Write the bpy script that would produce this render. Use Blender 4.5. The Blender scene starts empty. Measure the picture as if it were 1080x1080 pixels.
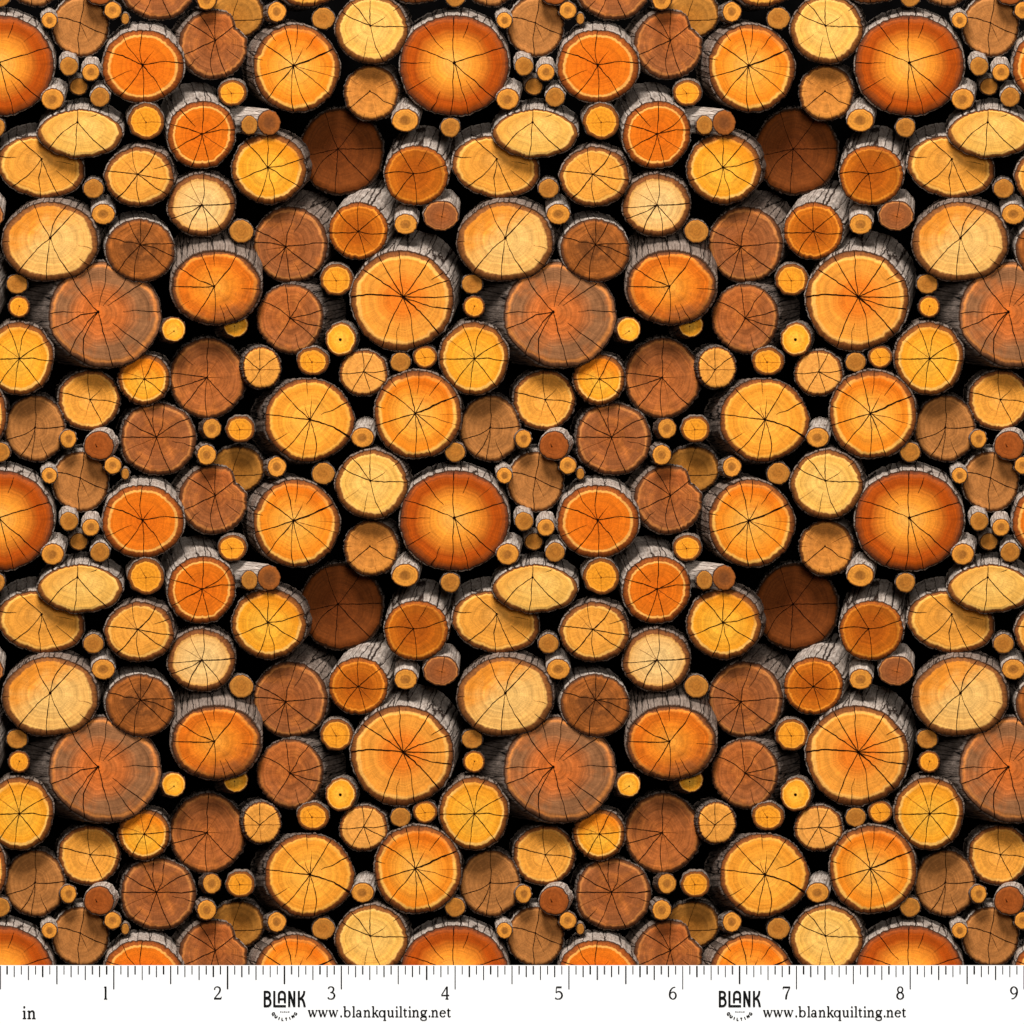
import bpy, math, random
import numpy as np

# ------------------------------------------------------------------ basics
S = 0.0025                    # metres for one unit of the measured layout (a large log is about 28 cm)
W = 1080
DIST = 60.0                   # camera distance from the front of the stack
TAU = math.tau
C = bpy.context.scene.collection
scene = bpy.context.scene

def lin(c):
    out = []
    for v in c:
        v = v / 255.0
        out.append(v / 12.92 if v <= 0.04045 else ((v + 0.055) / 1.055) ** 2.4)
    return (*out, 1.0)

def world(px, py, d=0.0):
    k = 1 + d * S / DIST
    return ((px - 540) * S * k, d * S, (540 - py) * S * k)

# ------------------------------------------------------------------ node helpers
class NT:
    def __init__(self, name):
        self.m = bpy.data.materials.new(name)
        self.m.use_nodes = True
        self.t = self.m.node_tree
        self.t.nodes.clear()
        self.out = self.n('ShaderNodeOutputMaterial')
        self.b = self.n('ShaderNodeBsdfPrincipled')
        self.t.links.new(self.b.outputs[0], self.out.inputs[0])
    def n(self, kind, **kw):
        x = self.t.nodes.new(kind)
        for k, v in kw.items():
            setattr(x, k, v)
        return x
    def put(self, sock, v):
        if isinstance(v, bpy.types.NodeSocket):
            self.t.links.new(v, sock)
        else:
            sock.default_value = v
    def attr(self, name):
        return self.n('ShaderNodeAttribute', attribute_name=name)
    def math(self, op, a, b=0.0, c=0.0, clamp=False):
        x = self.n('ShaderNodeMath', operation=op, use_clamp=clamp)
        self.put(x.inputs[0], a); self.put(x.inputs[1], b)
        if op in ('MULTIPLY_ADD', 'SMOOTH_MIN'): self.put(x.inputs[2], c)
        return x.outputs[0]
    def vmath(self, op, a, b=(0, 0, 0)):
        x = self.n('ShaderNodeVectorMath', operation=op)
        self.put(x.inputs[0], a); self.put(x.inputs[1], b)
        return x.outputs[0]
    def comb(self, x, y, z):
        c = self.n('ShaderNodeCombineXYZ')
        self.put(c.inputs[0], x); self.put(c.inputs[1], y); self.put(c.inputs[2], z)
        return c.outputs[0]
    def sep(self, v):
        s = self.n('ShaderNodeSeparateXYZ'); self.put(s.inputs[0], v)
        return s.outputs
    def noise(self, vec, scale=1.0, detail=2.0, rough=0.5):
        x = self.n('ShaderNodeTexNoise')
        self.put(x.inputs['Vector'], vec); self.put(x.inputs['Scale'], scale)
        x.inputs['Detail'].default_value = detail; x.inputs['Roughness'].default_value = rough
        return x.outputs[0]
    def mapr(self, v, a, b, c, d, smooth=False):
        x = self.n('ShaderNodeMapRange')
        if smooth: x.interpolation_type = 'SMOOTHSTEP'
        self.put(x.inputs[0], v)
        for i, q in enumerate((a, b, c, d)): self.put(x.inputs[1 + i], q)
        return x.outputs[0]
    def ramp(self, fac, stops):
        x = self.n('ShaderNodeValToRGB'); self.put(x.inputs[0], fac)
        e = x.color_ramp.elements
        while len(e) < len(stops): e.new(0.5)
        for i, (p, c) in enumerate(stops):
            e[i].position = p; e[i].color = c
        return x.outputs[0]
    def mix(self, fac, a, b, mode='MIX'):
        x = self.n('ShaderNodeMix', data_type='RGBA', blend_type=mode)
        self.put(x.inputs[0], fac); self.put(x.inputs[6], a); self.put(x.inputs[7], b)
        return x.outputs[2]
    def scale(self, col, f):
        return self.mix(1.0, col, self.comb(f, f, f), 'MULTIPLY')
    def bump(self, h, strength, dist):
        x = self.n('ShaderNodeBump'); self.put(x.inputs['Height'], h)
        x.inputs['Strength'].default_value = strength; x.inputs['Distance'].default_value = dist
        self.t.links.new(x.outputs[0], self.b.inputs['Normal'])
    def rough(self, r, spec=0.1):
        self.put(self.b.inputs['Roughness'], r)
        self.b.inputs['Specular IOR Level'].default_value = spec

# ------------------------------------------------------------------ materials
def face_material(seed, R, pal, o):
    """End grain: palette along the ring coordinate, rings, radial fibres, rough bark rim."""
    M = NT('end_grain')
    tc = M.n('ShaderNodeTexCoord').outputs['Object']
    P = M.vmath('SCALE', tc); P.node.inputs['Scale'].default_value = 1 / S
    P = M.vmath('ADD', P, (seed * 37.1, seed * 11.7, seed * 5.3))
    t = M.attr('ring').outputs['Fac']
    dr = M.attr('radial').outputs['Vector']
    warp = M.math('MULTIPLY', M.math('SUBTRACT', M.noise(P, 2.6 / R, 3), 0.5), o.get('warp', 0.13))
    T = M.math('ADD', t, warp)
    edge = M.math('MULTIPLY', M.math('SUBTRACT', M.noise(P, 0.22, 3), 0.5), 0.045)
    Te = M.math('ADD', t, edge)
    rim = o.get('rim', 0.9) - (0.012 if R > 15 else 0)
    c0, c1, c2, ringc, rimc = [lin(c) for c in pal]
    sd = M.sep(dr)
    av = M.math('MULTIPLY', M.math('SUBTRACT', M.noise(M.comb(M.math('MULTIPLY', sd[0], 1.6), seed * 2.3, M.math('MULTIPLY', sd[2], 1.6)), 1.0, 3, 0.6), 0.5), o.get('ang', 0.16))
    Te = M.math('ADD', Te, M.math('MULTIPLY', av, 1.0 if R > 15 else 0.4))
    T = M.math('ADD', T, M.math('MULTIPLY', M.math('MULTIPLY', av, 0.9), t))
    body = M.ramp(T, [(0.0, c0), (o.get('m', 0.38), c1), (o.get('o', 0.72), c2), (rim - 0.09, c2), (rim - 0.04, ringc), (1.0, ringc)])
    # wood tint and painted shade, growing towards one side with a noisy edge
    if 'tint_shade' in o:
        (sx, sy, off, scol, amt) = o['tint_shade']
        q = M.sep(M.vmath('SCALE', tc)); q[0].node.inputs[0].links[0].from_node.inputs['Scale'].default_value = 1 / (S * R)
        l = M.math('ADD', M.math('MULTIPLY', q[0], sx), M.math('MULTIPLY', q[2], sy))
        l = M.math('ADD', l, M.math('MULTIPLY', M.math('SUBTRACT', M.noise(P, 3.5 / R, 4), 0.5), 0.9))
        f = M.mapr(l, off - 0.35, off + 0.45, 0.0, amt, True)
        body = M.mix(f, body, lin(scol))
    if 'patch' in o:
        pn = M.noise(P, 2.2 / R, 3, 0.55)
        body = M.mix(M.mapr(pn, 0.5, 0.68, 0.0, 0.6, True), body, lin(o['patch']))
    # growth rings
    nr = max(4.0, R / 1.7)
    sd = M.sep(dr)
    rv = M.noise(M.comb(M.math('MULTIPLY', T, nr), M.math('MULTIPLY', sd[0], 0.5), M.math('MULTIPLY_ADD', sd[2], 0.5, seed * 3.3)), 1.0, 3, 0.65)
    k = o.get('rings', 1.0)
    body = M.scale(body, M.mapr(rv, 0.25, 0.75, 1 - 0.32 * k, 1 + 0.18 * k))
    wide = M.noise(M.comb(M.math('MULTIPLY', T, nr * 0.22), seed * 1.9, 0.0), 1.0, 1)
    body = M.scale(body, M.mapr(wide, 0.3, 0.7, 1 - 0.10 * k, 1 + 0.06 * k))
    # radial fibres
    fv = M.noise(M.comb(M.math('MULTIPLY', sd[0], R * 0.45), M.math('MULTIPLY_ADD', T, 1.3, seed), M.math('MULTIPLY', sd[2], R * 0.45)), 1.0, 3, 0.7)
    body = M.scale(body, M.mapr(fv, 0.25, 0.75, 0.80, 1.14))
    # mottling and fine saw grain
    mv = M.noise(P, 5.0 / R, 4, 0.6)
    body = M.scale(body, M.mapr(mv, 0.3, 0.7, 1 - o.get('mott', 0.14), 1 + 0.8 * o.get('mott', 0.14)))
    gv = M.noise(P, 0.85, 2, 0.7)
    body = M.scale(body, M.mapr(gv, 0.2, 0.8, 0.80, 1.13))
    body = M.scale(body, o.get('gain', 1.08))
    # inner bark rim
    rn = M.noise(M.comb(M.math('MULTIPLY', sd[0], R * 0.5), M.math('MULTIPLY', t, 14), M.math('MULTIPLY_ADD', sd[2], R * 0.5, seed)), 1.0, 3, 0.7)
    rc = M.scale(rimc, M.mapr(rn, 0.25, 0.75, 0.42, 1.3))
    rc = M.mix(M.mapr(Te, rim + 0.3 * (1 - rim), 1.02, 0.0, 0.65, True), rc, lin((56, 34, 22)))
    w = o.get('rimsoft', 0.03)
    body = M.mix(M.mapr(Te, rim - w, rim + w * 0.6, 0.0, 1.0, True), body, rc)
    M.put(M.b.inputs['Base Color'], body)
    M.rough(0.7, 0.06)
    h = M.math('ADD', M.math('MULTIPLY', rv, 0.6), M.math('ADD', M.math('MULTIPLY', gv, 0.4), M.math('MULTIPLY', fv, 0.5)))
    M.bump(h, 0.35, 0.6 * S)
    return M.m

def bark_material(name, pale, dark, furrow, fs, fl, bump):
    M = NT(name)
    v = M.sep(M.attr('bark_uv').outputs['Vector'])
    info = M.n('ShaderNodeObjectInfo').outputs['Random']
    uv = M.comb(v[0], v[1], M.math('MULTIPLY', v[2], 50.0))
    st = M.vmath('MULTIPLY', uv, (1.0, 0.18, 1.0))
    n1 = M.noise(st, 0.55, 5, 0.7)
    n2 = M.noise(uv, 0.07, 3, 0.6)
    n3 = M.noise(uv, 0.9, 2, 0.6)
    base = M.mix(M.mapr(n1, 0.28, 0.6, 0.0, 1.0), lin(dark), lin(pale))
    base = M.scale(base, M.mapr(n2, 0.3, 0.7, 0.7, 1.15))
    base = M.scale(base, M.mapr(n3, 0.2, 0.8, 0.75, 1.15))
    wv = M.vmath('ADD', M.vmath('MULTIPLY', uv, (fs, fl, 1.0)), M.comb(M.math('MULTIPLY', n2, 0.4), M.math('MULTIPLY', n1, 0.25), 0.0))
    vo = M.n('ShaderNodeTexVoronoi', feature='DISTANCE_TO_EDGE'); M.put(vo.inputs['Vector'], wv)
    vo.inputs['Scale'].default_value = 1.0
    crack = M.mapr(vo.outputs['Distance'], 0.008, 0.05, 0.0, 1.0, True)
    base = M.mix(crack, lin(furrow), base)
    lipf = M.mapr(M.math('ADD', v[1], M.math('MULTIPLY', M.math('SUBTRACT', n3, 0.5), 1.6)), 0.5, 1.5, 0.0, 1.0, True)
    base = M.mix(lipf, lin((66, 42, 28)), base)
    M.put(M.b.inputs['Base Color'], base)
    M.rough(0.9, 0.05)
    h = M.math('ADD', M.math('MULTIPLY', crack, 1.0), M.math('ADD', M.math('MULTIPLY', n1, 0.8), M.math('MULTIPLY', n3, 0.25)))
    M.bump(h, bump, 1.6 * S)
    return M.m

BARK = {
    'pale_twig': bark_material('pale_twig_bark', (208, 192, 178), (140, 120, 105), (96, 78, 66), 0.35, 0.02, 0.4),
    'grey_twig': bark_material('grey_twig_bark', (166, 148, 134), (92, 76, 66), (44, 32, 26), 0.35, 0.02, 0.5),
    'dark_twig': bark_material('dark_twig_bark', (112, 94, 82), (46, 36, 30), (18, 12, 10), 0.35, 0.02, 0.6),
    'pale': bark_material('pale_grey_bark', (200, 184, 170), (122, 103, 90), (46, 33, 26), 0.10, 0.004, 0.6),
    'grey': bark_material('weathered_grey_bark', (158, 139, 125), (84, 68, 58), (28, 20, 15), 0.11, 0.005, 0.7),
    'dark': bark_material('dark_furrowed_bark', (132, 116, 105), (50, 40, 34), (10, 8, 7), 0.22, 0.012, 0.9),
}
def plain(name, col, rough=0.8, spec=0.1, mott=0.0, scale=0.1):
    M = NT(name)
    c = lin(col)
    if mott:
        tc = M.n('ShaderNodeTexCoord').outputs['Object']
        P = M.vmath('SCALE', tc); P.node.inputs['Scale'].default_value = 1 / S
        M.put(M.b.inputs['Base Color'], M.scale(c, M.mapr(M.noise(P, scale, 4), 0.3, 0.7, 1 - mott, 1 + mott)))
    else:
        M.put(M.b.inputs['Base Color'], c)
    M.rough(rough, spec)
    return M.m
CRACK = plain('drying_crack', (30, 12, 6), 0.9, 0.0, 0.3, 0.3)
FAINT = plain('hairline_crack', (112, 58, 20), 0.9, 0.0, 0.3, 0.3)
BACK = plain('gap_shade_black', (9, 8, 8), 1.0, 0.0, 0.3, 0.05)  # near-black colour stands in for the shade deep between logs

# ------------------------------------------------------------------ log geometry
def smooth_noise(rng, th, n, lo=2):
    v = np.zeros_like(th)
    for k in range(lo, lo + n):
        v += rng.normal() * np.cos(k * th + rng.uniform(0, TAU)) / (1 + 0.35 * (k - lo))
    return v

def outline(p, th):
    """Closed end-face outline (x right, z up, layout units) round the face's own centre."""
    rng = np.random.default_rng(p['seed'])
    rx, ry = p['r']
    o = p['o']
    n = o.get('n', 2.0)
    c, s = np.cos(th), np.sin(th)
    r = 1.0 / ((np.abs(c) / rx) ** n + (np.abs(s) / ry) ** n) ** (1 / n)
    R = (rx + ry) / 2
    r = r * (1 + 0.010 * smooth_noise(rng, th, 4, 2) + 0.0035 * smooth_noise(rng, th, 9, 7))
    jag = rng.normal(size=len(th))
    jag = 0.55 * jag + 0.45 * np.roll(jag, 1)
    r = r + np.clip(jag, -1.6, 1.6) * min(0.42, 0.014 * R + 0.12)
    if 'dent' in o:
        a, w, dep = o['dent']
        a = math.radians(-a)
        dd = (th - a + math.pi) % TAU - math.pi
        r = r * (1 - dep * np.clip(1 - np.abs(dd) / math.radians(w), 0, 1) ** 0.7)
    x, z = r * c, r * s
    if 'rot' in o:
        a = math.radians(-o['rot'])
        x, z = x * math.cos(a) - z * math.sin(a), x * math.sin(a) + z * math.cos(a)
    return np.stack([x, z], 1)

def put_attr(me, name, kind, data):
    a = me.attributes.new(name, kind, 'POINT')
    a.data.foreach_set('value' if kind == 'FLOAT' else 'vector', np.asarray(data, np.float32).ravel())

def finish(name, verts, faces, mats, smooth=True, mat_index=None):
    me = bpy.data.meshes.new(name)
    me.from_pydata([tuple(v) for v in verts], [], faces)
    for m in mats: me.materials.append(m)
    if mat_index is not None:
        me.polygons.foreach_set('material_index', np.asarray(mat_index, np.int32))
    me.polygons.foreach_set('use_smooth', np.full(len(me.polygons), smooth))
    return me

def bevel(t, big, R):
    """rounding of the sawn end towards its worn rim"""
    return (1.2 + 0.05 * R if big else 1.0) * max(0.0, (t - 0.84) / 0.16) ** 2

def build_face(p, big):
    N = 168 if big else 72
    K = 12 if big else 8
    th = -math.pi / 2 + np.arange(N) / N * TAU
    out = outline(p, th)
    pith = np.array(p['pith'])
    rng = np.random.default_rng(p['seed'] + 500)
    R = sum(p['r']) / 2
    lean = p['lean']
    ts = ([0.0] + [.12, .24, .36, .48, .6, .7, .78, .84, .88, .92, .96, 1.0]) if big else ([0.0] + [.2, .4, .6, .75, .85, .92, .96, 1.0])
    V, ring, rad = [], [], []
    d = out - pith
    dn = d / np.linalg.norm(d, axis=1)[:, None]
    V.append((pith[0], 0.0, pith[1])); ring.append(0.0); rad.append((0, 0, 0))
    # low saw waviness of the end face
    wob = 0.005 * R * smooth_noise(rng, th, 3, 1)
    for t in ts[1:]:
        q = pith + d * t
        y = wob * t * t + bevel(t, big, R)
        for i in range(N):
            V.append((q[i, 0], y[i], q[i, 1])); ring.append(t); rad.append((dn[i, 0], 0, dn[i, 1]))
    F = []
    for i in range(N):
        F.append((0, 1 + i, 1 + (i + 1) % N))
    for k in range(1, K):
        a, b = 1 + (k - 1) * N, 1 + k * N
        for i in range(N):
            j = (i + 1) % N
            F.append((a + i, b + i, b + j, a + j))
    MI = [0] * len(F)
    # drying cracks: tapered slits running from the pith, with a little wander
    ang = np.arctan2(d[:, 1], d[:, 0])
    def reach(a):
        k = np.argmin(np.abs((ang - a + math.pi) % TAU - math.pi))
        return float(np.hypot(*d[k]))
    def slit(pts, widths, mi):
        base = len(V)
        pts = np.array(pts)
        tg = np.gradient(pts, axis=0)
        tg /= np.linalg.norm(tg, axis=1)[:, None] + 1e-9
        nm = np.stack([-tg[:, 1], tg[:, 0]], 1)
        for q, n_, w in zip(pts, nm, widths):
            for sgn in (-1, 1):
                e = q + n_ * sgn * w * 0.5
                v_ = q - pith
                k_ = int(np.argmin(np.abs((ang - math.atan2(v_[1], v_[0]) + math.pi) % TAU - math.pi)))
                t_ = min(1.0, float(np.hypot(*v_)) / float(np.hypot(*d[k_])))
                y_ = wob[k_] * t_ * t_ + bevel(t_, big, R)
                V.append((e[0], y_ - (0.4 if mi == 1 else 0.34), e[1])); ring.append(0.5); rad.append((1, 0, 0))
        for i in range(len(pts) - 1):
            F.append((base + 2 * i, base + 2 * i + 1, base + 2 * i + 3, base + 2 * i + 2)); MI.append(mi)
    for cr in p['cracks']:
        a, r0, r1, w = (list(cr) + [0, 0, 0])[:4] if isinstance(cr, tuple) else (cr, 0, 0, 0)
        r1 = r1 or 1.0
        w = w or 1.0
        w *= (0.56 + R / 130.0)
        faint = w < 0.55
        a = math.radians(-a)
        L = reach(a)
        n = 14
        bend = rng.normal() * 0.034
        kink = rng.uniform(0.3, 0.7); kv = rng.normal() * 0.025
        pts, ws = [], []
        for i in range(n + 1):
            f = i / n
            r = (r0 + (r1 - r0) * f)
            off = bend * math.sin(math.pi * f) * (1 if r0 == 0 else .5) + kv * max(0, 1 - abs(f - kink) / 0.3) + rng.normal() * 0.004
            rr = L * r * (0.995 if r1 >= 1 else 1)
            pts.append((pith[0] + math.cos(a) * rr - math.sin(a) * off * L * (r1 - r0), pith[1] + math.sin(a) * rr + math.cos(a) * off * L * (r1 - r0)))
            prof = (0.88 + 0.12 * math.sin(f * 5 + bend * 60)) * (1 if f < 0.9 else 1.25) if r0 == 0 else (0.35 + 0.65 * f)
            if r1 < 1: prof *= max(0.15, 1 - f ** 2) if r0 == 0 else (1 if f < 0.8 else 0.5)
            ws.append(w * prof * rng.uniform(0.72, 1.28))
        slit(pts, ws, 2 if faint else 1)
    # pith
    pr = p['o'].get('pithr', (0.022 * R + 0.45) if p['cracks'] else 0)
    if pr:
        base = len(V); n = 9
        for i in range(n):
            q = pr * rng.uniform(0.75, 1.25)
            V.append((pith[0] + q * math.cos(i / n * TAU), -0.3, pith[1] + q * math.sin(i / n * TAU))); ring.append(0); rad.append((1, 0, 0))
        F.append(tuple(base + i for i in range(n))); MI.append(1)
    V = np.array(V)
    V[:, 1] += -(lean[0] * V[:, 0] + lean[1] * V[:, 2])
    me = finish('cut_face', V * S, F, [face_material(p['seed'], R, p['pal'], p['o']), CRACK, FAINT], True, MI)
    put_attr(me, 'ring', 'FLOAT', ring)
    put_attr(me, 'radial', 'FLOAT_VECTOR', rad)
    return me

def lean_depth(off, big):
    m = math.hypot(*off)
    return (45 + 2.2 * m) if big else (26 + 1.2 * m)

def build_bark(p, big):
    N = 168 if big else 72
    th = -math.pi / 2 + np.arange(N) / N * TAU
    out = outline(p, th)
    rng = np.random.default_rng(p['seed'] + 900)
    R = sum(p['r']) / 2
    ox, oz = p['off'][0], -p['off'][1]
    o = p['o']
    lv0 = o.get('lv', lean_depth(p['off'], big))
    L = o.get('len', max(60, lv0) if big else max(34, lv0))
    Lv = lv0
    nrm = out / np.linalg.norm(out, axis=1)[:, None]
    thick = o.get('bt', (0.014 * R + 1.15) if big else 0.8)
    rough = 1.3 if o.get('bark') == 'dark' else 0.55
    ss = [0.0, 0.5, 1.3, 2.6, 4.5, 7, 10, 14, 19, 25, 32, 40, 50] if big else [0, .4, 1.0, 2.0, 3.5, 6, 9, 13, 18, 25]
    ss = [q for q in ss if q < L - 3] + ([0.5 * (50 + L)] if L > 70 else []) + [L]
    lip = rng.normal(size=N); lip = (lip + np.roll(lip, 1) + np.roll(lip, 2)) / 1.7
    chips = np.clip(smooth_noise(rng, th, 8, 5), -1.5, 1.5)
    rid = sum(rng.normal() * np.cos(k * th + rng.uniform(0, TAU)) for k in range(11, 40, 3)) * 0.16
    V, UV = [], []
    for si, s in enumerate(ss):
        g = min(1.0, s / 2.6)
        rad = -0.5 + (thick + 0.5) * math.sqrt(g)
        dr = rad + g * rough * (0.35 * rid + 0.3 * rng.normal(size=N) * min(1, R / 25)) + g * 0.3 * chips
        front = (lip * 0.45 + chips * 0.5) * (1 - g) * min(1.0, R / 30)
        for i in range(N):
            q = out[i] + nrm[i] * dr[i]
            y = s + front[i] - (p['lean'][0] * q[0] + p['lean'][1] * q[1]) + bevel(1.0, big, R)
            V.append((q[0] + ox * s / Lv, y, q[1] + oz * s / Lv))
            UV.append((i / N * TAU * R, s, p['seed'] * 0.37))
    F = []
    for k in range(len(ss) - 1):
        a, b = k * N, (k + 1) * N
        for i in range(N):
            j = (i + 1) % N
            F.append((a + i, b + i, b + j, a + j))
    b = (len(ss) - 1) * N
    F.append(tuple(b + i for i in range(N)))
    me = finish('bark', np.array(V) * S, F, [BARK[o.get('bark', 'grey') + ('' if big else '_twig')]], True)
    put_attr(me, 'bark_uv', 'FLOAT_VECTOR', UV)
    return me

# ------------------------------------------------------------------ palettes (centre, middle, outer, sapwood ring, inner bark), sRGB
P_ = {
    'orange': ((226, 104, 16), (228, 110, 18), (230, 116, 22), (255, 182, 88), (164, 82, 30)),
    'burnt': ((255, 184, 84), (250, 154, 48), (180, 76, 10), (164, 76, 26), (128, 64, 34)),
    'wheat': ((244, 188, 104), (242, 186, 104), (238, 176, 92), (246, 186, 100), (146, 88, 44)),
    'copper': ((206, 126, 50), (204, 126, 52), (208, 130, 56), (224, 146, 66), (126, 74, 36)),
    'sunny': ((240, 126, 34), (238, 124, 32), (246, 156, 56), (255, 184, 90), (146, 84, 40)),
    'ember': ((250, 162, 60), (242, 138, 36), (230, 114, 24), (236, 138, 50), (130, 74, 40)),
    'gold': ((246, 170, 76), (240, 158, 60), (236, 156, 58), (252, 186, 90), (146, 84, 40)),
    'honey':  ((252, 182, 84), (246, 160, 52), (240, 136, 30), (255, 188, 88), (146, 80, 36)),
    'lemon': ((254, 184, 64), (252, 176, 52), (244, 158, 36), (255, 192, 96), (146, 82, 34)),
    'pale': ((244, 196, 124), (242, 192, 118), (238, 180, 104), (236, 172, 90), (136, 80, 40)),
    'butter': ((248, 188, 94), (248, 190, 96), (244, 180, 82), (252, 194, 100), (146, 86, 40)),
    'tan': ((184, 116, 58), (176, 112, 56), (184, 118, 60), (200, 132, 70), (124, 76, 40)),
    'brown': ((172, 92, 38), (156, 86, 42), (160, 92, 48), (198, 124, 64), (112, 66, 38)),
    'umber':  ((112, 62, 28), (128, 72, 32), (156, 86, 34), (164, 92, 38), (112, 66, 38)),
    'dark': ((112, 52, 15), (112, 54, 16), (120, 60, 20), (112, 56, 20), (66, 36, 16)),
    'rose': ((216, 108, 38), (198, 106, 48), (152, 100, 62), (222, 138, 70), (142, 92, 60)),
    'olive': ((172, 106, 36), (172, 108, 38), (176, 114, 44), (190, 124, 52), (108, 66, 28)),
    'amber':  ((240, 150, 34), (242, 152, 36), (242, 152, 38), (246, 166, 60), (140, 78, 30)),
    'twig': ((178, 110, 38), (176, 108, 38), (182, 116, 44), (196, 128, 52), (128, 76, 34)),
    'heart': ((158, 98, 38), (180, 112, 42), (220, 142, 52), (230, 150, 58), (136, 80, 34)),
    'rust':   ((150, 72, 22), (154, 76, 26), (156, 78, 28), (160, 84, 34), (120, 62, 30)),
    'ring':   ((176, 84, 14), (182, 88, 14), (200, 104, 20), (244, 146, 44), (170, 88, 30)),
}
HEART = dict(m=0.36, o=0.5, rings=1.3, rim=0.93)
F_ = 0.42   # width of a faint crack
B7 = [257, 216, (190, .78, 1), (163,), 128, 90, 70, (39, 0, 1, .8), (15, 0, 1, .5), (337, 0, 1, 1.8), (308, .5, .95), (298, 0, .5), (275, .45, 1), (234, .76, 1), (2, .55, 1, F_)]
B7 = [(c, 0, 1) if not isinstance(c, tuple) else c for c in B7]
X = [(240, 0, .8, .7), (90, 0, 1, .5), (180, 0, 1, F_), (0, 0, 1, F_)]

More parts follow.
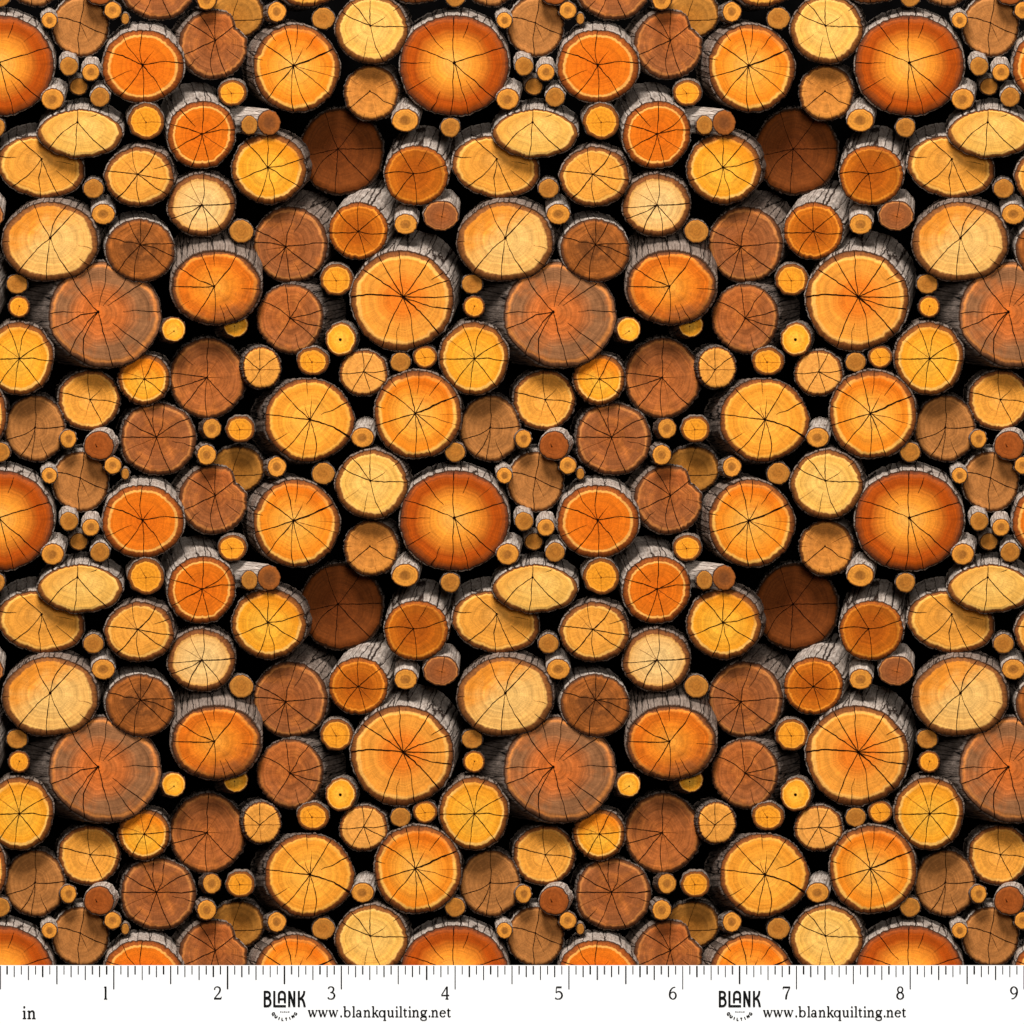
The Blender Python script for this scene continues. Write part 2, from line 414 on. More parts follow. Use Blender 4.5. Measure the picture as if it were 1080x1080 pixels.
# kind, centre, radii, pith, depth, bark offset, palette, cracks, options, description
L_ = 'log'; T_ = 'stick'
LOGS = [
 (L_, (479,69), (57,52.5), (479,66), 2, (0,-9), 'burnt', [270,(231,.35,1),(200,0,1,.8),(180,.45,1,.8),(149,.5,1,.7),(116,.6,1),94,343,(290,.55,.9),41,(56,.4,.95,.7),74,(320,.6,.95,F_)], dict(bark='pale', rim=.97, m=.36, o=.74, rimsoft=.02), 'large burnt orange log with a glowing yellow centre'),
 (L_, (85,28), (29.5,31), (84.6,24), 34, (-2,-7), 'tan', [279,193,92,24,(65,0,.7,.7)], dict(mott=.22, bark='pale', rim=.95), 'dull tan log behind the cluster of five thin sticks'),
 (T_, (52,21.5), (8.2,8.6), (52,21.5), 14, (-1,-5), 'heart', [], dict(bark='pale', **HEART), 'thin honey stick overlapping the rim of a tan log'),
 (T_, (119,11), (9,9.2), (119,11), 10, (-1,-1), 'heart', [], dict(**HEART), 'thin tan stick end under a rust red stick'),
 (T_, (132,19.8), (4.4,6), (132,19.8), 18, (0,-1), 'olive', [], dict(), 'tiniest olive twig beside a thin tan stick'),
 (T_, (72.6,70), (9.6,9.8), (72.6,70), 8, (-1,-7), 'twig', [], dict(bark='pale', rim=.97), 'topmost stick of the five stick cluster'),
 (T_, (95.7,76.5), (9.2,9.2), (96,75.5), 6, (0,-8), 'heart', [], dict(bark='pale', **HEART), 'honey stick with dark heart inside the five stick cluster'),
 (T_, (83,91.5), (9.6,8.8), (84,91), 26, (-2,-6), 'olive', [], dict(bark='grey', rim=.9), 'shaded olive stick in the middle of five sticks'),
 (T_, (105.5,102.5), (10.2,10.2), (105.5,102.5), 6, (1,-8), 'twig', [], dict(bark='pale', rim=.96), 'lowest brown stick in a cluster of five'),
 (T_, (55.5,104.5), (12,11.3), (54.5,105), 2, (3,-11), 'heart', [], dict(bark='pale', **HEART), 'amber stick lying on a flat oval log'),
 (L_, (150.5,70), (42.5,38), (150.5,68.5), 4, (0,-10), 'orange', [270,(237,0,1,.8),201,357,(308,0,.5,.8),(156,.3,1,.7),127,89,55], dict(ang=.05, warp=.06, bark='pale', rim=.885, m=.4, o=.8), 'orange log with bright yellow ring and crumbly white bark'),
 (L_, (84.5,141), (44.5,25), (81.7,128.7), 0, (1,-12), 'butter', [272,137,96,45,(338,.6,.9,.7)], dict(bark='pale', rim=.93, n=1.9, tint_shade=(-.7,.75,.35,(240,160,62),.6)), 'flat lens shaped pale log'),
 (L_, (43,176), (45,32), (44,167.5), 22, (-2,-14), 'gold', [221,(184,.6,1),137,92,65,(39,.4,1,.8),(10,.35,.75,.7)], dict(bark='pale', rot=12, rim=.92), 'wide golden oval log tucked under a flat pale log'),
 (T_, (154,128), (19,19), (154,129), 6, (-2,-5), 'amber', X, dict(bark='grey', rim=.84), 'small amber log under a ringed orange log'),
 (L_, (147,186.5), (36.5,30.5), (145,183.7), -4, (2,-6), 'gold', [(309,0,1,1.5),(259,0,1,.7),(227,0,.9,F_),186,(131,0,1,1.5),85,34,9,(342,.5,1)], dict(bark='grey', rim=.89), 'honey gold log with a diagonal split'),
 (T_, (98.5,199), (10.5,10.2), (98.5,199), 8, (0,-3), 'twig', [], dict(bark='grey', rim=.96), 'plain brown stick beside a wide golden oval log'),
 (T_, (109,226), (12.2,11), (109,226), 6, (-1,-11), 'heart', [], dict(bark='pale', **HEART), 'amber stick standing over a dark umber log'),

 (L_, (167,463), (39.5,37.5), (165,461), 38, (-6,-3), 'brown', [209,244,266,283,330,358,(14,.4,1,.7),180,(155,0,1,F_),(132,.6,1,.8),112,68], dict(mott=.26, patch=(204, 116, 50), bark='dark', rim=.95, rings=1.2), 'broad brown log with fine rings beside a rust stick'),
 (T_, (218,480), (10,10.7), (218,480), 12, (-2,-3), 'heart', [], dict(bark='grey', **HEART), 'honey stick with grey heart over a notched log'),
 (L_, (225,47), (35.5,36), (227,42.5), 31, (-9,-5), 'brown', [213,239,270,322,156,(135,.6,1,.8),(105,.8,1,.7),92,72,(37,.4,.9,.7),(13,.5,1,.6)], dict(rings=1.35, mott=.26, patch=(204, 116, 50), bark='grey', rim=.94, dent=(324,24,.2), tint_shade=(.2,.8,.3,(190,96,36),.6)), 'brown log with a notch broken from its rim'),
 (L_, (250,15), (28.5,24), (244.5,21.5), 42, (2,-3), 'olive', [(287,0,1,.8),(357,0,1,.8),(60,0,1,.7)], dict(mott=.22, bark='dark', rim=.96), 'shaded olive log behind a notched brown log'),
 (T_, (292,12.5), (9.8,10.6), (291.5,12.5), 12, (-4,0), 'heart', [], dict(bark='grey', **HEART), 'pale stick with grey heart above a big honey log'),
 (T_, (341,19.5), (12,11.4), (341,19.5), 12, (-1,-2), 'twig', [], dict(bark='grey', rim=.96), 'plain brown stick against a pale butter log'),
 (L_, (312.5,72), (45.5,45), (309.6,69), 4, (-13,-6), 'honey', B7, dict(bark='grey', rim=.92, m=.42, tint_shade=(.25,.9,.42,(226,104,12),.75)), 'big honey log with orange top and plank like bark'),
 (T_, (245,98), (14.8,13.8), (244,98.5), 14, (0,-2), 'amber', X, dict(bark='grey', rim=.82), 'small orange stick beside the plank like bark'),
 (L_, (212.5,142), (35.5,35), (213,141), 8, (-9,-21), 'orange', [272,(228,.3,1,1.4),197,151,108,76,(33,0,1,.6),353,323], dict(ang=.05, warp=.06, bark='pale', rim=.875, m=.4, o=.8), 'ringed orange log with long white bark behind it'),
 (T_, (263,132), (8.6,10), (263,132), -4, (-1,0), 'twig', [], dict(bark='grey', rim=.95), 'oval yellow twig against a fallen grey branch'),
 (T_, (284,129.5), (12,13), (284,129.5), -2, (-34,-4), 'umber', [], dict(bark='pale', rim=.96, lv=42, len=44), 'brown ended branch lying sideways on a yellow log'),
 (L_, (283.5,178), (38.5,36.5), (282.5,176.5), 7, (5,-6), 'lemon', [270,230,309,346,158,108,80,32], dict(bark='grey', rim=.89, tint_shade=(.3,.9,.3,(238,142,26),.8)), 'bright yellow log with eight even cracks'),
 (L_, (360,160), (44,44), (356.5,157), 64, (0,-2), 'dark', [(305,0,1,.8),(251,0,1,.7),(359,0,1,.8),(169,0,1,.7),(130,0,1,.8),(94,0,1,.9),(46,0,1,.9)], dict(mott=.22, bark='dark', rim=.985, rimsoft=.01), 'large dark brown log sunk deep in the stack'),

 (L_, (392,31), (37.5,35.5), (390.6,27), 2, (4,-5), 'butter', [270,231,206,2,(327,0,.6,.8),70,(102,.3,1,.8),(145,.3,1,F_),(327,.8,1)], dict(bark='grey', rim=.89), 'butter yellow log beside the largest burnt orange log'),
 (L_, (391.5,98), (28.5,28.5), (390,96), 26, (8,-4), 'copper', [140,30,(335,.3,1,.7),(212,.5,1,F_),(75,.7,1,.7),(103,.8,1,.8),(180,.7,1,.6)], dict(mott=.22, bark='grey', rim=.93, tint_shade=(.5,-.6,.25,(222,142,58),.7)), 'tan log shaded beneath a butter yellow log'),
 (T_, (427.5,127), (14.3,12), (426,127), 4, (3,-12), 'heart', [], dict(bark='pale', **HEART), 'amber stick with white bark against the burnt orange log'),
 (T_, (475,134.5), (10.3,10.2), (475,134.5), 10, (0,-2), 'twig', [], dict(bark='grey', rim=.96), 'plain brown stick beneath the largest burnt orange log'),
 (T_, (480,476.8), (10.3,10.4), (480,476.8), 10, (0,-2), 'twig', [], dict(bark='grey', rim=.96), 'plain brown stick above the largest burnt orange log'),
 (L_, (439,185), (33,31.5), (436,183), 6, (6,-22), 'ring', [239,(301,.3,.9,.8),345,180,128,84], dict(bark='pale', rim=.92, m=.45, o=.7, tint_shade=(.3,.6,.3,(128,58,12),.5)), 'rusty log with glowing ring and thick white bark'),

 (L_, (53,255), (50.5,41), (53,251), -2, (3,-8), 'wheat', [244,297,313,133,95,60,(175,.85,1),(35,.75,1,.8),(15,.6,.9,.6)], dict(bark='grey', rim=.9, tint_shade=(-.55,.8,.28,(238,140,34),.9)), 'large golden oval log with an orange upper edge'),
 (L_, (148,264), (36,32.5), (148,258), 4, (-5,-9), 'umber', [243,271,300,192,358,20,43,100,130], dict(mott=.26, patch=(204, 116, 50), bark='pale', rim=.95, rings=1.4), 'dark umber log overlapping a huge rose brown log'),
 (T_, (18,299.5), (11,10.2), (18,299.5), 12, (0,-1), 'twig', [], dict(bark='grey', rim=.96), 'plain brown stick under a large golden oval log'),
 (T_, (20,323.5), (11.2,11.5), (20.5,323), 10, (0,0), 'amber', [(110,0,.9,.5)], dict(bark='dark', rim=.84), 'thin orange stick beside dark furrowed bark'),
 (L_, (111,332), (58.5,54.5), (103.5,328.7), 10, (-24,-3), 'rose', [234,(256,.45,1),(281,.1,1),(309,.15,1),(327,.2,1),(0,.4,1,.8),(178,.3,1,.8),160,124,105,75,(53,.4,1),(37,.3,1)], dict(rings=1.35, mott=.26, patch=(196, 108, 50), bark='dark', rim=.965, m=.42, o=.66, bt=2.2, lv=44), 'huge rose brown log with furrowed black bark'),
 (T_, (183,347.5), (12.6,13), (183.5,349), 8, (-5,1), 'lemon', [(150,0,.8,.6)], dict(bark='dark', rim=.93), 'pale gold stick touching a huge rose brown log'),

 (L_, (212.5,216.5), (35,32.5), (213,216), 5, (0,-6), 'pale', [273,(246,0,1,.6),(209,0,.9,F_),(175,0,1,.8),156,(117,0,1,1.4),80,52,(357,0,1,1.3)], dict(bark='grey', rim=.87), 'palest cream log with a brown rim'),
 (T_, (254.5,244), (12.6,12), (254.5,244), 12, (-1,-1), 'twig', [], dict(bark='grey', rim=.96), 'plain brown stick beside the palest cream log'),
 (L_, (306.5,258), (38.5,39.5), (301.5,260), 31, (15,-18), 'brown', [285,(300,.4,1,.8),(258,0,1,F_),209,188,(171,0,.9,.6),138,109,82,(63,.5,1,.7),37,355], dict(rings=1.35, mott=.26, patch=(204, 116, 50), bark='grey', rim=.95), 'brown log with grey bark under a bright yellow log'),
 (L_, (228,303.5), (46.5,38), (226,302), 2, (-1,-25), 'ember', [208,248,(270,.6,1),306,180,122,91,(73,.5,1),(58,.5,1),(4,.6,1,.8),(150,.7,1,F_)], dict(bark='grey', rim=.94, m=.36, ang=.24, mott=.22, lv=46, bt=3.4, tint_shade=(.3,-.85,.42,(150,84,40),.92)), 'honey orange log with rough grey bark on top'),
 (L_, (306,336), (34.5,36), (306,335.5), 22, (12,-3), 'brown', [262,304,345,15,40,(72,.5,1,.8),122,211], dict(rings=1.35, mott=.26, patch=(204, 116, 50), bark='dark', rim=.96, lv=32, bt=1.8, tint_shade=(-.3,.5,.0,(192,100,38),.6)), 'copper brown log with shaggy dark bark'),
 (T_, (248.5,342), (13,13.5), (247.5,344), 20, (-11,1), 'lemon', [(95,0,.9,.6)], dict(bark='dark', rim=.94), 'gold stick half hidden under a honey orange log'),

 (L_, (378,243.5), (31,29.5), (378,244), 10, (17,-25), 'ring', [270,225,321,3,178,124,74,(47,0,.8,.6)], dict(bark='pale', rim=.9, m=.4, o=.62), 'brown hearted log with long grey bark'),
 (T_, (428,236.5), (12,10.8), (427,237), 6, (1,-12), 'heart', [], dict(bark='pale', **HEART), 'amber stick with white bark above a giant golden log'),
 (T_, (465,227.5), (18.5,15.8), (466,228.5), 12, (1,-13), 'brown', [(280,0,1,.8),(200,0,.8,F_),(95,0,1,.6),(20,0,.8,F_)], dict(bark='pale', rim=.96), 'small copper brown log with grey bark'),
 (T_, (355,295), (17,16.6), (354.5,296), 10, (0,-2), 'amber', X, dict(bark='grey', rim=.85), 'small amber log between giant golden and brown logs'),
 (L_, (424,317), (53.5,52), (425,313), 2, (9,-22), 'sunny', [265,239,214,(180,0,1,1.5),113,(97,.5,1,.8),77,(46,0,1,1.5),14,359,340,(329,.7,1),305], dict(bark='pale', rim=.92, m=.3, o=.6), 'giant golden log with thick split bark above'),

 (L_, (20,378), (35.5,38), (20.5,378), 3, (-1,-4), 'lemon', [250,287,329,4,52,98,127,179,(217,0,1,F_)], dict(bark='grey', rim=.9, tint_shade=(.2,.9,.4,(244,152,36),.7)), 'bright yellow log below a thin orange stick'),
 (L_, (94,422), (32,31), (95,421.5), 38, (-3,-3), 'gold', [266,(315,0,.6,.8),194,9,63,(104,0,.6,.6)], dict(bark='grey', rim=.91, tint_shade=(.1,.9,.35,(214,136,50),.7)), 'golden log below the huge rose brown log'),
 (L_, (152,400), (27,26), (152,399.5), 26, (2,-3), 'lemon', [(298,0,1,1.3),(260,0,1,.7),179,(196,0,1,F_),354,37,83,119], dict(bark='grey', rim=.88, tint_shade=(-.1,.9,.1,(226,122,20),.95)), 'round yellow log with orange top half'),
 (L_, (37,452), (31.5,34), (37,451), 32, (0,-3), 'tan', [271,357,157,118,97,(67,.4,1)], dict(mott=.22, bark='dark', rim=.96, rings=1.3), 'dull brown log with fine growth rings'),
 (T_, (72,463), (8.7,9.6), (73,462.5), 12, (-1,0), 'heart', [], dict(bark='grey', **HEART), 'thin tan stick beside a dull brown log'),
 (T_, (104.5,470), (15.5,14.6), (102,471), 8, (3,-3), 'rust', [(245,0,.3,1.2)], dict(bark='pale', rim=.985, bt=1.6), 'rust red stick with a thin white bark edge'),

 (L_, (219,399), (40,41), (218.5,398), 41, (-1,-2), 'brown', [272,(221,.5,1,.8),187,163,129,90,46,(77,0,.8,.6),(2,0,.5,.6),(300,0,.6,F_)], dict(rings=1.35, mott=.26, patch=(204, 116, 50), bark='dark', rim=.96, tint_shade=(.1,-.4,-.2,(192,104,44),.5)), 'chestnut brown log right beneath a honey orange log'),
 (L_, (276,388), (19.8,22), (274,390), 14, (-7,-3), 'gold', [270,323,220,125,(83,0,1,.6),(0,0,1,.6),(180,0,1,.6)], dict(bark='dark', rim=.96, tint_shade=(0,0,-1,(228,150,62),.7)), 'small tan gold log touching a chestnut brown log'),
 (T_, (330,381), (17,14.6), (329,382), 12, (0,-2), 'amber', X, dict(bark='grey', rim=.82), 'small amber stick under a copper brown log'),
 (L_, (326,443), (46,43.5), (327,442.5), 5, (-16,2), 'honey', [(265,.6,1),226,(274,0,.6),301,187,(335,.3,1,1.2),(24,0,1,1.7),84,101,131,(150,.55,1,.7),(250,0,.4)], dict(bark='dark', rim=.93, m=.5, tint_shade=(0,0,-1,(250,166,54),.6)), 'big golden log with blackish bark at its side'),
 (T_, (223.5,452), (9.6,10.6), (223.5,452), 12, (-4,0), 'heart', [], dict(bark='dark', **HEART), 'pale stick with grey heart beneath a chestnut brown log'),
 (T_, (253.5,452.5), (15,14), (253,453), 12, (0,-1), 'amber', X, dict(bark='grey', rim=.82), 'small orange stick beside blackish bark'),

 (T_, (359.5,358), (16,17.5), (359,358), 8, (3,-2), 'lemon', [], dict(bark='grey', rim=.9, pithr=1.6), 'small gold log with a black dot at its centre'),
 (L_, (383.5,393.5), (25.2,23.7), (383.5,392), 14, (3,-2), 'gold', [265,297,356,26,72,121,177], dict(bark='grey', rim=.92, tint_shade=(0,0,-1,(236,158,76),.6)), 'medium tan gold log below a giant golden log'),
 (T_, (422.5,382), (10.5,10.3), (422.5,382), 12, (0,-2), 'twig', [], dict(bark='grey', rim=.96), 'plain brown stick beneath a giant golden log'),
 (T_, (448.5,376.5), (12.6,11.6), (448.3,377), 10, (0,-2), 'amber', X, dict(bark='grey', rim=.82), 'thin amber stick beneath a giant golden log'),
 (L_, (440.5,437), (45.5,46), (438,436), 3, (2,-3), 'honey', B7, dict(bark='grey', rim=.92, m=.42, tint_shade=(.25,.9,.42,(226,104,12),.75)), 'big round honey log with orange upper rim'),
 (T_, (382.5,461.5), (12,10.6), (382,462), 8, (4,-11), 'heart', [], dict(bark='pale', **HEART), 'amber stick with white bark between two big honey logs'),
]

def link(o):
    C.objects.link(o)
    return o

protos = []
for k, (kind, c, r, pith, depth, off, pal, cracks, o, desc) in enumerate(LOGS):
    big = kind == L_
    o = dict(o)
    o['bark'] = o.get('bark', 'grey')
    lv = o.get('lv', lean_depth(off, big))
    p = dict(seed=k + 1, r=r, pith=(pith[0] - c[0], c[1] - pith[1]), off=off, pal=P_[pal], cracks=cracks, o=o,
             lean=(np.clip(off[0] / lv, -.2, .2) * 0.4, np.clip(-off[1] / lv, -.2, .2) * 0.4))
    protos.append((build_bark(p, big), build_face(p, big)))

PERIOD = 480
RULER_TOP = 1018
def place_word(i, n):
    return {1: 'only', 2: ('upper', 'lower')[i] if i < 2 else '', 3: ('topmost', 'middle', 'lowest')[i] if i < 3 else ''}[n]

made = {L_: None, T_: None}
for k, (kind, c, r, pith, depth, off, pal, cracks, o, desc) in enumerate(LOGS):
    bark_me, face_me = protos[k]
    xs, ys = [], []
    for i in range(-1, 3):
        x = c[0] + i * PERIOD
        e = r[0] + max(4, abs(off[0]))
        if -r[0] - max(0, off[0]) * .6 + 2 < x < W + r[0] - min(0, off[0]) * .6 - 2: xs.append(x)
    for j in range(-1, 3):
        y = c[1] + j * PERIOD
        if -r[1] + 2 < y < RULER_TOP + r[1] - min(0, off[1]) * .5 - 1.5: ys.append(y)
    first = None
    for x in xs:
        for j, y in enumerate(ys):
            if first is None:
                root = link(bpy.data.objects.new(kind, None))
                root.empty_display_size = 0.02
                kids = [link(bpy.data.objects.new('bark', bark_me)), link(bpy.data.objects.new('cut_face', face_me))]
                for q in kids: q.parent = root
                first = (root, kids)
            else:
                root = link(first[0].copy())
                for q in first[1]:
                    d = link(q.copy()); d.parent = root
            s = 1 + depth * S / DIST
            root.location = world(x, y, depth)
            root.scale = (s, 1, s)
            mark = max(0, min(9, round(x / 120)))
            at = 'above the inch sign' if mark == 0 else f'above ruler mark {mark}'
            root['label'] = f'{desc}, {place_word(j, len(ys))} one {at}'
            root['category'] = kind
            root['group'] = 'sawn logs in the stack' if kind == L_ else 'thin sticks wedged between the logs'

# ------------------------------------------------------------------ added black sheet, its colour gives the shade in the gaps
me = finish('added_gap_shade_sheet', [world(-260, -260, 190), world(1340, -260, 190), world(1340, 1340, 190), world(-260, 1340, 190)], [(0, 3, 2, 1)], [BACK], False)
bd = link(bpy.data.objects.new('added_gap_shade_sheet', me)); bd['kind'] = 'structure'
bd['label'] = 'added black sheet standing for the shade in gaps between logs'

# ------------------------------------------------------------------ printed measuring strip
WHITE = plain('white_printed_strip', (254, 254, 253), 0.6, 0.2)
INK = plain('black_ink', (8, 8, 9), 0.7, 0.1)
GREY = plain('grey_ink', (120, 120, 122), 0.7, 0.1)
FRONT = -14.0       # depth of the strip's face
def at(px, py, d=FRONT):
    return world(px, py, d)

class Ink:
    def __init__(self): self.v, self.f = [], []
    def quad(self, x0, y0, x1, y1, lift=0.5):
        b = len(self.v)
        self.v += [at(x0, y0, FRONT - lift), at(x1, y0, FRONT - lift), at(x1, y1, FRONT - lift), at(x0, y1, FRONT - lift)]
        self.f.append((b, b + 3, b + 2, b + 1))
    def stroke(self, pts, w, ox, oy, k=1.0, lift=0.5):
        """pts: (x, y up[, width]) in glyph units."""
        P = np.array([q[:2] for q in pts], float)
        wd = np.array([q[2] if len(q) > 2 else w for q in pts], float)
        tg = np.gradient(P, axis=0) if len(P) > 1 else np.array([[1., 0]])
        tg /= np.linalg.norm(tg, axis=1)[:, None] + 1e-9
        nm = np.stack([-tg[:, 1], tg[:, 0]], 1)
        b = len(self.v)
        for q, n_, w_ in zip(P, nm, wd):
            for sg in (-1, 1):
                e = q + n_ * sg * (w_ * .5 + .17)
                self.v.append(at(ox + e[0] * k, oy - e[1] * k, FRONT - lift))
        for i in range(len(P) - 1):
            self.f.append((b + 2 * i, b + 2 * i + 1, b + 2 * i + 3, b + 2 * i + 2))
    def glyph(self, g, ox, oy, k=1.0):
        for n, (pts, w) in enumerate(g): self.stroke(pts, w, ox, oy, k, 0.5 + 0.012 * n)
    def build(self, name, mat, parent):
        o = link(bpy.data.objects.new(name, finish(name, self.v, self.f, [mat], False)))
        o.parent = parent
        return o

T, t = 1.45, 0.62
def bowl(cx, cy, rx, ry, a0=0, a1=360, thin=t, thick=T, n=22):
    out = []
    for i in range(n + 1):
        a = math.radians(a0 + (a1 - a0) * i / n)
        out.append((cx + rx * math.cos(a), cy + ry * math.sin(a), thin + (thick - thin) * abs(math.cos(a)) ** 1.5))
    return (out, 1)
def curve(pts, n=6):
    """Catmull-Rom through (x, y, w)."""
    P = np.array(pts, float); Q = np.vstack([2 * P[0] - P[1], P, 2 * P[-1] - P[-2]])
    out = []
    for i in range(1, len(Q) - 2):
        for s in range(n):
            u = s / n
            out.append(tuple(0.5 * ((2 * Q[i]) + (-Q[i-1] + Q[i+1]) * u + (2*Q[i-1] - 5*Q[i] + 4*Q[i+1] - Q[i+2]) * u*u + (-Q[i-1] + 3*Q[i] - 3*Q[i+1] + Q[i+2]) * u**3)))
    out.append(tuple(P[-1]))
    return (out, 1)
def dot(x, y, r): return ([(x - r, y, .3 * r), (x - .7 * r, y, 1.43 * r), (x, y, 2 * r), (x + .7 * r, y, 1.43 * r), (x + r, y, .3 * r)], 1)
def bar(x0, y0, x1, y1, w): return ([(x0, y0), (x1, y1)], w)
def foot(x): return bar(x - 1.7, .3, x + 1.7, .3, t)
def flag(x, y): return ([(x - 1.7, y - .5, .4), (x - .2, y - .25, 1.0)], 1)
G = {
 'i': [bar(1.7, 0, 1.7, 7.4, T), foot(1.7), flag(1.7, 7.3), dot(1.55, 10.5, .95)],
 'l': [bar(1.7, 0, 1.7, 11.6, T), foot(1.7), flag(1.7, 11.5)],
 'n': [bar(1.7, 0, 1.7, 7.4, T), foot(1.7), flag(1.7, 7.3), curve([(2.3, 5.4, .5), (3.5, 6.9, .8), (4.9, 7.0, 1.2), (5.8, 5.7, T), (5.9, 4, T), (5.9, 0, T)]), foot(5.9)],
 'u': [curve([(1.7, 7.3, T), (1.7, 2.6, T), (2.2, .9, 1.2), (3.3, .35, .9), (4.6, .9, .6), (5.4, 1.9, .5)]), bar(5.8, 0, 5.8, 7.4, T), flag(1.7, 7.3), flag(5.8, 7.3), bar(5.8, .3, 7.4, .3, t)],
 'b': [bar(1.5, .2, 1.5, 11.6, T), flag(1.5, 11.5), bowl(4.2, 3.65, 2.7, 3.4)],
 'q': [bowl(3.4, 3.65, 2.7, 3.4), bar(6.3, -3.6, 6.3, 7.4, T), bar(4.7, -3.4, 7.9, -3.4, t)],
 'a': [bowl(2.5, 2.1, 1.9, 1.8), curve([(.9, 5.6, 1.1), (1.6, 6.9, .8), (3.0, 7.2, .7), (4.4, 6.3, 1.2), (4.7, 4.8, T), (4.7, 1.4, T), (5.2, .4, .9), (6.2, .7, .5)])],
 'k': [bar(1.5, 0, 1.5, 11.6, T), flag(1.5, 11.5), foot(1.5), bar(2, 3.2, 5.4, 7, t), bar(4.1, 7.1, 6.9, 7.1, t), bar(3.3, 4.5, 6.2, .2, T), bar(4.9, .3, 7.6, .3, t)],
 't': [curve([(1.7, 9.2, .9), (1.7, 6, T), (1.7, 2, T), (2.3, .5, 1.1), (3.2, .4, .7), (4.2, 1.2, .4)]), bar(0, 7.1, 4.1, 7.1, t)],
 'g': [bowl(3.3, 5.0, 2.2, 2.2), bar(4.9, 6.6, 7.4, 7.2, 1.0), curve([(2.0, 3.0, .6), (1.3, 2.1, 1.0), (2.2, 1.3, 1.2), (5.2, .9, 1.3), (6.5, -.3, 1.2)]), bowl(3.5, -1.5, 3.0, 1.9, thick=1.1)],
 'e': [bowl(3.2, 3.65, 2.7, 3.4, 5, 325), bar(.8, 4.2, 5.7, 4.2, t)],
 'w': [bar(1.2, 7.2, 3.2, .2, T), bar(3.2, .2, 5.2, 6.4, t), bar(5.0, 7.2, 7.2, .2, T), bar(7.2, .2, 9.4, 7.2, t), bar(0, 7.1, 2.6, 7.1, t), bar(3.9, 7.1, 6.2, 7.1, t), bar(8.3, 7.1, 10.4, 7.1, t)],
 '.': [dot(1.0, .85, 1.0)],
}
D = {
 '1': [bar(6.2, 0, 6.2, 13.5, 1.7), bar(4.4, .35, 8, .35, .7), ([(4.4, 12.6, .5), (6.0, 13.1, 1.1)], 1)],
 '2': [curve([(1, 10.2, 1.4), (1.7, 12.4, .8), (3.9, 13.3, .7), (6.3, 12.2, 1.3), (6.9, 10, 1.6), (5.8, 7, 1.2), (3.2, 3.8, .8), (.7, .7, .7)]), bar(.5, .75, 8, .75, 1.4), bar(7.9, .6, 8.2, 2.8, .7)],
 '3': [curve([(1.2, 11.2, 1.6), (2.0, 12.8, .8), (4.2, 13.3, .7), (6.3, 12.1, 1.3), (6.5, 9.8, 1.5), (4.9, 7.7, .9), (3, 7.2, .6)]), curve([(3.4, 7.3, .6), (6.3, 6.6, 1.0), (7.6, 4, 1.7), (6.3, 1.2, 1.2), (3.6, .3, .7), (1.3, 1, .9), (.9, 2.2, 1.6)])],
 '4': [bar(5.9, 13.4, .4, 4.2, .75), bar(.2, 4.1, 8.7, 4.1, .9), bar(6.2, 13.5, 6.2, 0, 1.6), bar(4.5, .35, 7.9, .35, .7)],
 '5': [bar(1.6, 12.8, 7.2, 12.8, 1.4), bar(1.7, 13, 1.2, 7, .75), curve([(1.2, 7, .7), (3.6, 8.3, .8), (6.3, 7.3, 1.3), (7.6, 4.3, 1.7), (6.3, 1.3, 1.2), (3.4, .3, .7), (1, .9, .9), (.7, 1.9, 1.4)])],
 '6': [curve([(7.1, 12.9, .6), (4.5, 12.3, .7), (2.1, 9.6, 1.3), (1.1, 5.5, 1.6), (1.7, 2.2, 1.4), (4.2, .3, .7), (6.7, 1.4, 1.2), (7.7, 4.2, 1.6), (6.5, 7, 1.1), (4.3, 7.8, .6), (2.2, 6.6, .6), (1.3, 5, .6)])],
 '7': [bar(.6, 10.6, 1, 13, .7), bar(.7, 12.7, 8.2, 12.7, 1.4), curve([(7.9, 12.7, .7), (5.4, 7.5, 1.1), (4.1, 3.5, 1.6), (3.7, 0, 1.6)])],
 '8': [bowl(4.2, 10.2, 2.6, 3.0, thin=.7, thick=1.3), bowl(4.2, 3.7, 3.3, 3.4, thin=.7, thick=1.6)],
}
D['9'] = [([(8.6 - q[0], 13.5 - q[1], q[2]) for q in D['6'][0][0]], 1)]

# the strip itself: a thin board with a real edge, its upper edge at the foot of the logs
b0, b1 = FRONT, FRONT + 5.0
xs_, ys_ = (-14, 1094), (RULER_TOP, 1096)
vs = [at(x, y, d) for d in (b0, b1) for (x, y) in ((xs_[0], ys_[0]), (xs_[1], ys_[0]), (xs_[1], ys_[1]), (xs_[0], ys_[1]))]
me = finish('ruler', vs, [(0, 3, 2, 1), (4, 5, 6, 7), (0, 1, 5, 4), (1, 2, 6, 5), (2, 3, 7, 6), (3, 0, 4, 7)], [WHITE], False)
ruler = link(bpy.data.objects.new('ruler', me))
ruler['label'] = 'white ruler strip printed with inch marks along the foot of the logs'
ruler['category'] = 'ruler'

rng = random.Random(4)
ink, soft = Ink(), Ink()
for q in range(0, 9 * 16 + 1):
    x = q * 7.5 + (0.6 if q == 0 else 0)
    if q % 16 == 0: L = 24.5
    elif q % 8 == 0: L = 19
    elif q % 4 == 0: L = 14.6
    elif q % 2 == 0: L = 11.6
    else: L = 8.8
    w = rng.choice((1.1, 1.35, 1.7))
    tgt = ink if rng.random() < 0.6 or q == 0 else soft
    tgt.quad(x - w / 2, RULER_TOP + 0.7, x + w / 2, RULER_TOP + 0.7 + L)
off_ = len(ink.v); n_ = len(ink.f)
ink.v += soft.v; ink.f += [tuple(i + off_ for i in f) for f in soft.f]
me = finish('scale_markings', ink.v, ink.f, [INK, plain('faded_ink', (86, 86, 88), 0.7, 0.1)], False, [0] * n_ + [1] * (len(ink.f) - n_))
link(bpy.data.objects.new('scale_markings', me)).parent = ruler
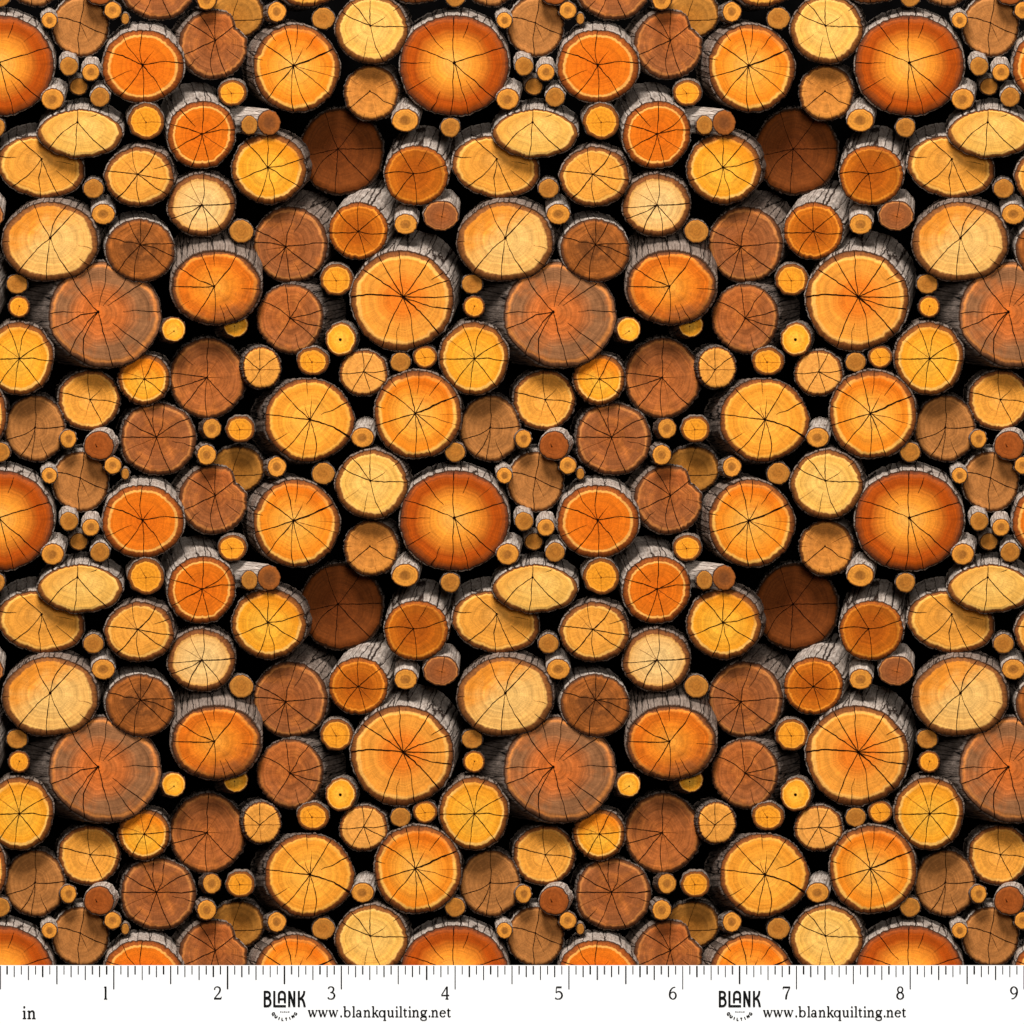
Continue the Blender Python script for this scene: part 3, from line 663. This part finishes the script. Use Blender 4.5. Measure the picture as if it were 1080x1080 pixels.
for n in range(1, 10):
    m = Ink(); m.glyph(D[str(n)], 120 * n - 14.8, 1053.9); m.build('numeral', INK, ruler)
m = Ink()
m.glyph(G['i'], 23.8, 1074.5, 1.17); m.glyph(G['n'], 28.8, 1074.5, 1.17)
m.build('unit_lettering', INK, ruler)
URL = [('w', 324.6), ('w', 335.4), ('w', 346.4), ('.', 358.8), ('b', 362.2), ('l', 371.4), ('a', 375.5), ('n', 383.3), ('k', 392.2), ('q', 399.5), ('u', 408.2), ('i', 416.9),
       ('l', 421.1), ('t', 425.2), ('i', 430.6), ('n', 434.6), ('g', 443.2), ('.', 452.0), ('n', 454.8), ('e', 463.8), ('t', 471.2)]
def rot_glyph(strokes, cx, cy, ang, k):
    """small sans capitals centred on (cx, cy), turned by ang."""
    ca, sa = math.cos(ang), math.sin(ang)
    return [([(cx + (x * ca - y * sa) * k, cy + (x * sa + y * ca) * k) for x, y in pts], w) for pts, w in strokes]
ring_ = [(0.9 * math.cos(a / 12 * TAU), 1.2 * math.sin(a / 12 * TAU)) for a in range(13)]
SM = {
 'Q': [(ring_, .62), ([(.2, -.5), (1.0, -1.4)], .6)],
 'U': [([(-.8, 1.2), (-.8, -.4), (-.4, -1.1), (.4, -1.1), (.8, -.4), (.8, 1.2)], .62)],
 'I': [([(0, 1.2), (0, -1.2)], .65)],
 'L': [([(-.6, 1.2), (-.6, -1.2)], .65), ([(-.6, -1.0), (.8, -1.0)], .6)],
 'T': [([(0, 1.2), (0, -1.2)], .65), ([(-.9, 1.0), (.9, 1.0)], .6)],
 'N': [([(-.8, -1.2), (-.8, 1.2)], .6), ([(-.8, 1.2), (.8, -1.2)], .6), ([(.8, -1.2), (.8, 1.2)], .6)],
 'G': [([(.8, .8), (.2, 1.2), (-.5, 1.0), (-.9, 0), (-.5, -1.0), (.2, -1.2), (.85, -.8), (.85, 0), (.2, 0)], .62)],
}
for rep in (0, 480):
    m = Ink()
    for ch, x in URL: m.glyph(G[ch], x + rep, 1072.7)
    m.build('web_address', INK, ruler)
    m = Ink()
    w = 2.0
    Y = 1062.0
    def st(pts, ww=w): m.stroke([(x, y) for x, y in pts], ww, 278 + rep, Y, 1.0, 0.5 + 0.006 * (len(m.f) % 40))
    def arc(cx, cy, rx, ry, a0, a1, n=12): return [(cx + rx * math.cos(math.radians(a0 + (a1 - a0) * i / n)), cy + ry * math.sin(math.radians(a0 + (a1 - a0) * i / n))) for i in range(n + 1)]
    # B
    st([(1.2, 0), (1.2, 17)])
    st([(0.3, 16.0), (3.6, 16.0)] + arc(3.8, 12.9, 2.9, 3.1, 85, -85) + [(1, 9.6)])
    st([(1, 9.0), (4.0, 9.0)] + arc(4.2, 5.0, 3.1, 4.0, 85, -85) + [(.3, .9)])
    # L with its long foot under the A
    st([(11.3, 0), (11.3, 17)]); st([(11.3, .95), (23.6, .95)], 1.9)
    # A, round shouldered
    st([(16.1, 4.2)] + [(16.1, 12.2)] + arc(19.3, 12.6, 3.2, 3.5, 175, 5) + [(22.5, 12.2), (22.5, 4.2)]); st([(16.1, 8.3), (22.5, 8.3)], 1.8)
    # N
    st([(27.0, 0), (27.0, 17)]); st([(27.0, 16.6), (32.4, .4)], 2.1); st([(32.4, 0), (32.4, 17)])
    # K
    st([(37.2, 0), (37.2, 17)]); st([(38.0, 8.0), (40.6, 10.4), (42.4, 13.2), (43.0, 17)], 1.9); st([(39.0, 9.4), (41.4, 7.4), (42.6, 4.2), (43.4, 0)], 2.1)
    # arched small word below
    for i, ch in enumerate('QUILTING'):
        a = math.radians(-90 + (i - 3.5) * 15.2)
        cx, cy = 22.0 + 14.6 * math.cos(a), 1.6 + 14.6 * math.sin(a) 
        for pts, ww in rot_glyph(SM[ch], cx, cy, a + math.pi / 2, 1.25): st(pts, ww * 1.15)
    logo = m.build('logo', INK, ruler)
    m = Ink()
    for q in range(5): m.quad(295.3 + q * 2.1 + rep, 1066.5 + (q % 2) * .3, 296.9 + q * 2.1 + rep, 1067.7)
    o_ = m.build('fine_print', GREY, logo)

# ------------------------------------------------------------------ camera
cam = bpy.data.cameras.new('camera')
cam.sensor_width = 36
cam.lens = 36 * DIST / (W * S)
cam.clip_start = 1.0
cam.clip_end = 500
co = link(bpy.data.objects.new('camera', cam))
co.location = (0, -DIST, 0)
co.rotation_euler = (math.radians(90), 0, 0)
scene.camera = co

# ------------------------------------------------------------------ light: soft studio lamps, key high in front, fill round the lens
from mathutils import Vector
def area(name, loc, size, power, col):
    l = bpy.data.lights.new(name, 'AREA'); l.shape = 'DISK'; l.size = size; l.energy = power; l.color = col
    o = link(bpy.data.objects.new(name, l)); o.location = loc
    o.rotation_euler = (Vector((0, 0, 0)) - Vector(loc)).to_track_quat('-Z', 'Y').to_euler()
    return o
area('key_lamp', (-2, -14, 16.5), 8.0, 6900, (1.0, 0.985, 0.965))
area('fill_lamp', (3, -26, 5), 7.0, 2350, (1.0, 0.98, 0.96))
w = bpy.data.worlds.new('World'); scene.world = w; w.use_nodes = True
bg = w.node_tree.nodes['Background']
bg.inputs[0].default_value = (1, 0.95, 0.9, 1); bg.inputs[1].default_value = 0.012

vs_ = scene.view_settings
vs_.view_transform = 'Standard'; vs_.look = 'None'; vs_.exposure = 0.0; vs_.gamma = 1.0; vs_.use_curve_mapping = False
scene.cycles.max_bounces = 4
scene.cycles.diffuse_bounces = 2
